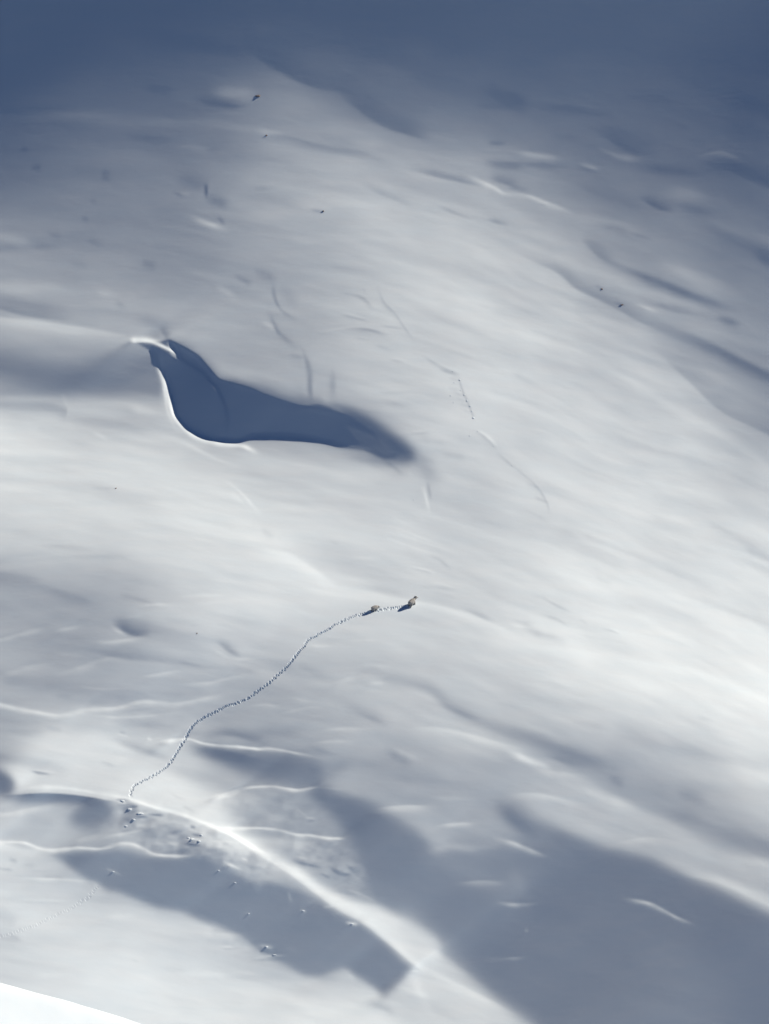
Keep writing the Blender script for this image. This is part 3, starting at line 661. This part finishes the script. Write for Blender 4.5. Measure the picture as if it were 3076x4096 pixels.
cells = np.ones((NY-1, NX-1), bool)
cells[r1, c1] = False; cells[r2, c2] = False
idx = np.arange(NY*NX).reshape(NY, NX)
quads = np.stack([idx[:-1, :-1], idx[1:, :-1], idx[1:, 1:], idx[:-1, 1:]], -1)[cells]
# beyond the picture the hillside runs on, evenly
loop_r = np.r_[np.zeros(NX, int), np.arange(1, NY), np.full(NX-1, NY-1), np.arange(NY-2, 0, -1)]
loop_c = np.r_[np.arange(NX), np.full(NY-1, NX-1), np.arange(NX-2, -1, -1), np.zeros(NY-2, int)]
bsx = SX[loop_c]; bsy = SY[loop_r]; bf = F[loop_r, loop_c]
verts = [VW.reshape(-1, 3)]; prev = idx[loop_r, loop_c]; nv = NY*NX; allq = [quads]
m = len(bsx)
for dist in (2, 5, 10, 18, 30, 50, 80, 130, 200, 300):
    gx = dist*PXM
    ox = np.where(loop_c == 0, -gx, np.where(loop_c == NX-1, gx, 0)) + (bsx-1538)/1538*0
    oy = np.where(loop_r == 0, -gx, np.where(loop_r == NY-1, gx, 0))
    nx_, ny_ = bsx + ox, bsy + oy
    for _ in range(6): bf = .5*bf + .25*np.roll(bf, 1) + .25*np.roll(bf, -1)
    fz = bf*math.exp(-dist/700)
    w = ray_point(nx_, ny_, plane_depth(nx_, ny_) + fz)
    low = w[:, 2] < 4
    w[:, 2] = np.maximum(w[:, 2], 4 - .02*(4 - w[:, 2]))
    cur = nv + np.arange(m); verts.append(w); nv += m
    allq.append(np.stack([prev, np.roll(prev, -1), np.roll(cur, -1), cur], -1)); prev = cur
slope = link('snow_slope', grid_mesh('snow_slope', np.concatenate(verts), np.concatenate(allq)), snow)
tag(slope, 'wide wind-blown snow slope with drifts, a deep hollow and a curved ridge', 'snow slope', kind='structure')

# dark water added below the view, so less light bounces into the shadows
bm = bmesh.new()
bmesh.ops.create_grid(bm, x_segments=24, y_segments=24, size=9000)
water, nt, b = material('added_sea_water', (.012, .022, .03), .12, .5)
add_bump(nt, b, .25, .4, .6, (1, 1, 1), 3)
added_sea = link('added_sea', bm_mesh('added_sea', bm), water); added_sea.location.z = -1
tag(added_sea, 'dark water added out of view to cut light bouncing into the shadows', 'added_sea', kind='structure')

# ---------------------------------------------------------------- the near snow bank at the lower left corner
def snow_bank():
    A = Vector((-330, 3826, 0)); B = Vector((1000, 4226, 0))
    prof = [(-26, 30), (-14, 15), (-6, 6), (-2.4, 2), (-.8, .45), (0, -.12), (.5, -.55), (1.2, -1.2), (2.4, -2.1), (4.5, -3.6), (8, -6.2), (13, -10), (20, -16), (30, -25)]
    ns = 90; rows = []
    for k in range(ns+1):
        t = k/ns
        s = A.lerp(B, t)
        wob = 6*math.sin(t*8.0 + .5) + 4*noise.noise(Vector((t*9, 3.3, 0))) + 1.2*noise.noise(Vector((t*25, 1.3, 0)))
        base = float(plane_depth(np.array(380.), np.array(4050.))) - 42 + (s.x - 250)/PXM*.58
        row = []
        for h, d in prof:
            lump = .0*noise.noise(Vector((t*30, h*.35, 7)))*min(1, abs(h)/3)
            # h metres below the crest line in the view, d metres nearer
            sx = s.x - h*PXM*.20; sy = s.y + abs(h)*PXM*.98*(1 if h > 0 else .35) + wob
            row.append(ray_point(np.array(sx), np.array(sy), np.array(base + d + lump)))
        rows.append(row)
    v = np.array(rows); n1, n2 = v.shape[:2]
    id_ = np.arange(n1*n2).reshape(n1, n2)
    q = np.stack([id_[:-1, :-1], id_[1:, :-1], id_[1:, 1:], id_[:-1, 1:]], -1).reshape(-1, 4)
    me = grid_mesh('snow_bank', v, q)
    o = link('snow_bank', me, snow)
    mod = o.modifiers.new('smooth', 'SUBSURF'); mod.levels = 1; mod.render_levels = 1
    return tag(o, 'bright sunlit snow bank close by at the lower left corner', 'snow bank', kind='structure')
snow_bank()

# ---------------------------------------------------------------- rocks and lumps of snow
def blob(name, size, seed, sub=3, rough=.35, freq=1.3, flat=False):
    bm = bmesh.new()
    bmesh.ops.create_icosphere(bm, subdivisions=sub, radius=1)
    o = Vector((seed*7.13, seed*3.7, seed*1.9))
    for v in bm.verts:
        d = v.co.normalized()
        r = 1 + rough*noise.noise(d*freq + o) + rough*.5*noise.noise(d*freq*2.7 + o)
        if flat:
            c = noise.cell_vector(d*1.4 + o); r *= .82 + .3*c.x
        v.co = Vector((d.x*size[0], d.y*size[1], d.z*size[2]))*r
    return bm_mesh(name, bm, smooth=not flat)

rock_mat, nt, b = material('rock', (.12, .085, .07), .85, .3)
add_noise_colour(nt, b, (.20, .17, .16), (.42, .34, .31), 3.0)

def place(o, sx, sy, sink=0.0, yaw=0.0, tilt=.6):
    n = nrm_at(sx, sy)
    up = (n*tilt + Vector((0, 0, 1))*(1-tilt)).normalized()
    fx = Vector((math.cos(yaw), math.sin(yaw), 0)); fx = (fx - up*fx.dot(up)).normalized(); fy = up.cross(fx)
    M = Matrix((fx, fy, up)).transposed().to_4x4()
    M.translation = pt(sx, sy) - n*sink
    o.matrix_world = M

ROCKS = [
    ((1033, 383), (.80, .45, .26), 'long rust-brown rock poking out of the grey snow near the top'),
    ((1066, 541), (.30, .26, .22), 'small brown rock in the snow below the long rust-brown rock'),
    ((1293, 845), (.28, .28, .34), 'small dark upright rock with a snow tail, above the crevices'),
    ((464, 1953), (.30, .26, .22), 'small dark rock in bright snow below left of the blue hollow'),
    ((2407, 1156), (.36, .26, .18), 'small grey rock in the upper right drift, left of the red-brown one'),
    ((2489, 1219), (.50, .28, .20), 'red-brown flat rock in the dark drift at upper right'),
    ((788, 2533), (.20, .18, .15), 'tiny dark stone in shaded snow left of the paw print trail'),
]
for k, ((sx, sy), size, lab) in enumerate(ROCKS):
    o = link('rock', blob('rock', size, k+1, 3, .4, 1.5, True), rock_mat)
    place(o, sx, sy, size[2]*.3, k*1.3); o.scale = (.72,)*3
    tag(o, lab, 'rock', 'rocks showing through the snow')

lump_meshes = [blob('snow_lump', (1, .8, .62), 20+k, 3, .42, 1.4) for k in range(4)]
for me in lump_meshes: me.materials.append(snow)
rnd = random.Random(11)
def lump(sx, sy, r, lab, group, sink=.3, flat=.8):
    me = lump_meshes[rnd.randrange(4)]
    o = bpy.data.objects.new('snow_lump', me); scene.collection.objects.link(o)
    place(o, sx, sy, r*flat*sink, rnd.uniform(0, 6.28))
    o.scale = (r*rnd.uniform(.9, 1.4), r, r*flat*rnd.uniform(.8, 1.1))
    tag(o, lab, 'snow lump', group)

# crumbs along the edge of the old slide, right of the hollow
for x, y, r in ((1315,800,.20),(1280,816,.15),(1322,866,.16),(1346,895,.15),(1363,934,.20),(1384,968,.20),(1394,1000,.18),(1404,1042,.24),(1257,901,.17),(1276,945,.15),(1270,745,.14),(1432,1130,.12),(1380,1160,.15),(1535,1225,.12),(1655,1352,.17),(1190,1137,.11),(1018,1572,.10)):
    sx, sy = P(1,1,[(x,y)])[0]
    lump(sx, sy, r, 'crumb of snow lying along the broken edge right of the hollow', 'snow crumbs along the broken edge')
# blocks tumbled where the trail comes over the ridge and below it
BL = [((790,208),.42,'topmost snow block on the crest where the trail crosses the ridge'),((838,262),.40,'second snow block down from where the trail crosses the ridge'),((905,291),.42,"snow block right of the others just below the trail's ridge crossing"),((815,372),.30,"lowest snow block of the tumble below the trail's ridge crossing"),((862,330),.28,"snow block in the middle of the tumble below the trail's ridge crossing"),
      ((1240,458),.46,'largest snow block in the rubble patch on the shaded bank'),((1285,470),.38,'snow block at the lower right of the rubble patch'),((1215,448),.30,'snow block at the left end of the rubble patch'),((1300,432),.26,'small snow block at the top of the rubble patch')]
for (x, y), r, lab in BL:
    sx, sy = P(0,3,[(x,y)])[0]; lump(sx, sy, r, lab, 'snow blocks on the shaded bank', .25, .32)
BF = [(0,(730,668),.42,'long snow lump alone at the left of the blue shaded field'),(0,(1410,660),.34,'snow lump high on the right of the blue field, under the ridge'),(0,(1515,738),.36,'snow lump catching light below the ragged bank in the blue field'),(0,(1605,938),.30,'faint snow lump in the middle of the blue field'),
      (1,(305,920),.38,'small bright snow lump below the ridge in the blue field'),(1,(622,1004),.40,'largest bright snow lump close under the ridge'),(1,(70,1150),.44,'lumpy snow chunk at the lower edge of the blue field'),(1,(120,1205),.42,'lower snow chunk at the edge of the blue field')]
for i, (x, y), r, lab in BF:
    sx, sy = P(i,3,[(x,y)])[0]; lump(sx, sy, r*.6, lab, 'snow lumps in the blue field', .12, .26)

# ---------------------------------------------------------------- the bears
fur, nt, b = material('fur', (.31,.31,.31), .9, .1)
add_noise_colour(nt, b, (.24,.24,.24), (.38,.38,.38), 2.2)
add_bump(nt, b, 26, .03, .8, (1, 1, 1), 3)
dark_mat, _, _ = material('dark_skin', (.02, .018, .018), .4, .5)

def bear_mesh(neck=0.0, turn=0.0, gait=1):
    """skeleton: x forward, z up, paws at z = 0, shoulder about 1.35 m"""
    pts = []; edges = []; rad = []
    def v(co, r, p=None):
        pts.append(co); rad.append(r)
        if p is not None: edges.append((p, len(pts)-1))
        return len(pts)-1
    g = .16*gait
    hip = v((-.50, 0, .98), (.38, .40))
    mid = v((-.05, 0, .96), (.40, .42), hip)
    sho = v((.42, 0, 1.00), (.34, .40), mid)
    n1 = v((.68, turn*.05, 1.06+neck*.35), (.27, .31), sho)
    n2 = v((.86, turn*.14, 1.10+neck*.75), (.23, .25), n1)
    hd = v((1.02, turn*.26, 1.12+neck), (.21, .20), n2)
    mz = v((1.22, turn*.40, 1.05+neck), (.12, .11), hd)
    v((1.36, turn*.50, 1.01+neck), (.08, .07), mz)
    for s in (-1, 1):
        v((.93, turn*.20 + s*.18, 1.34+neck), (.055, .06), hd)
    rump = v((-.80, 0, .88), (.27, .30), hip)
    v((-1.0, 0, .76), (.07, .08), rump)
    for s in (-1, 1):
        f = g*s
        a = v((-.58, s*.20, .74), (.22, .24), hip); k = v((-.40+f*.5, s*.24, .47), (.17, .17), a)
        h = v((-.66+f, s*.24, .23), (.11, .11), k); ft = v((-.58+f*1.2, s*.24, .07), (.11, .09), h); v((-.40+f*1.2, s*.24, .06), (.10, .06), ft)
        f = -g*s
        a = v((.44, s*.21, .72), (.19, .22), sho); k = v((.38+f*.3, s*.25, .48), (.14, .15), a)
        h = v((.46+f, s*.24, .22), (.11, .11), k); ft = v((.50+f*1.2, s*.24, .07), (.12, .09), h); v((.66+f*1.2, s*.24, .06), (.11, .06), ft)
    me = bpy.data.meshes.new('bear_frame'); me.from_pydata(pts, edges, [])
    o = bpy.data.objects.new('bear_frame', me); scene.collection.objects.link(o)
    o.modifiers.new('skin', 'SKIN'); 
    bm = bmesh.new(); bm.from_mesh(me); ly = bm.verts.layers.skin.verify()
    for w, r in zip(bm.verts, rad): w[ly].radius = r; w[ly].use_root = False
    bm.verts.ensure_lookup_table(); bm.verts[0][ly].use_root = True
    bm.to_mesh(me); bm.free()
    ss = o.modifiers.new('sub', 'SUBSURF'); ss.levels = 2; ss.render_levels = 2
    dg = bpy.context.evaluated_depsgraph_get()
    out = bpy.data.meshes.new_from_object(o.evaluated_get(dg))
    bpy.data.objects.remove(o); bpy.data.meshes.remove(me)
    out.name = 'polar_bear'; out.shade_smooth(); out.materials.clear(); out.materials.append(fur)
    return out, Vector((1.36, turn*.50, 1.01+neck)), Vector((1.12, turn*.33, 1.16+neck))

def ball(name, r, mat, parent, loc):
    bm = bmesh.new(); bmesh.ops.create_uvsphere(bm, u_segments=10, v_segments=6, radius=r)
    o = link(name, bm_mesh(name, bm), mat, parent); o.location = loc
    return o

def bear(sx, sy, scale, yaw, sink, label, tilt=.35, **kw):
    me, nose, eye = bear_mesh(**kw)
    o = bpy.data.objects.new('polar_bear', me); scene.collection.objects.link(o)
    place(o, sx, sy, sink, yaw, tilt); o.scale = (scale,)*3
    ball('nose', .065, dark_mat, o, nose + Vector((.03, 0, .02)))
    for s in (-1, 1): ball('eye', .025, dark_mat, o, eye + Vector((.02, s*.10, 0)))
    return tag(o, label, 'bear', 'bears walking up the slope')

bear(1648, 2422, 1.06, math.radians(60), .36, 'leading polar bear with its head raised, at the upper end of the paw print trail', neck=.34, turn=-.5, gait=1)
bear(1499, 2442, .86, math.radians(48), .31, 'smaller polar bear with lowered head, following in the trail behind the leading bear', neck=-.22, turn=-.3, gait=-1)
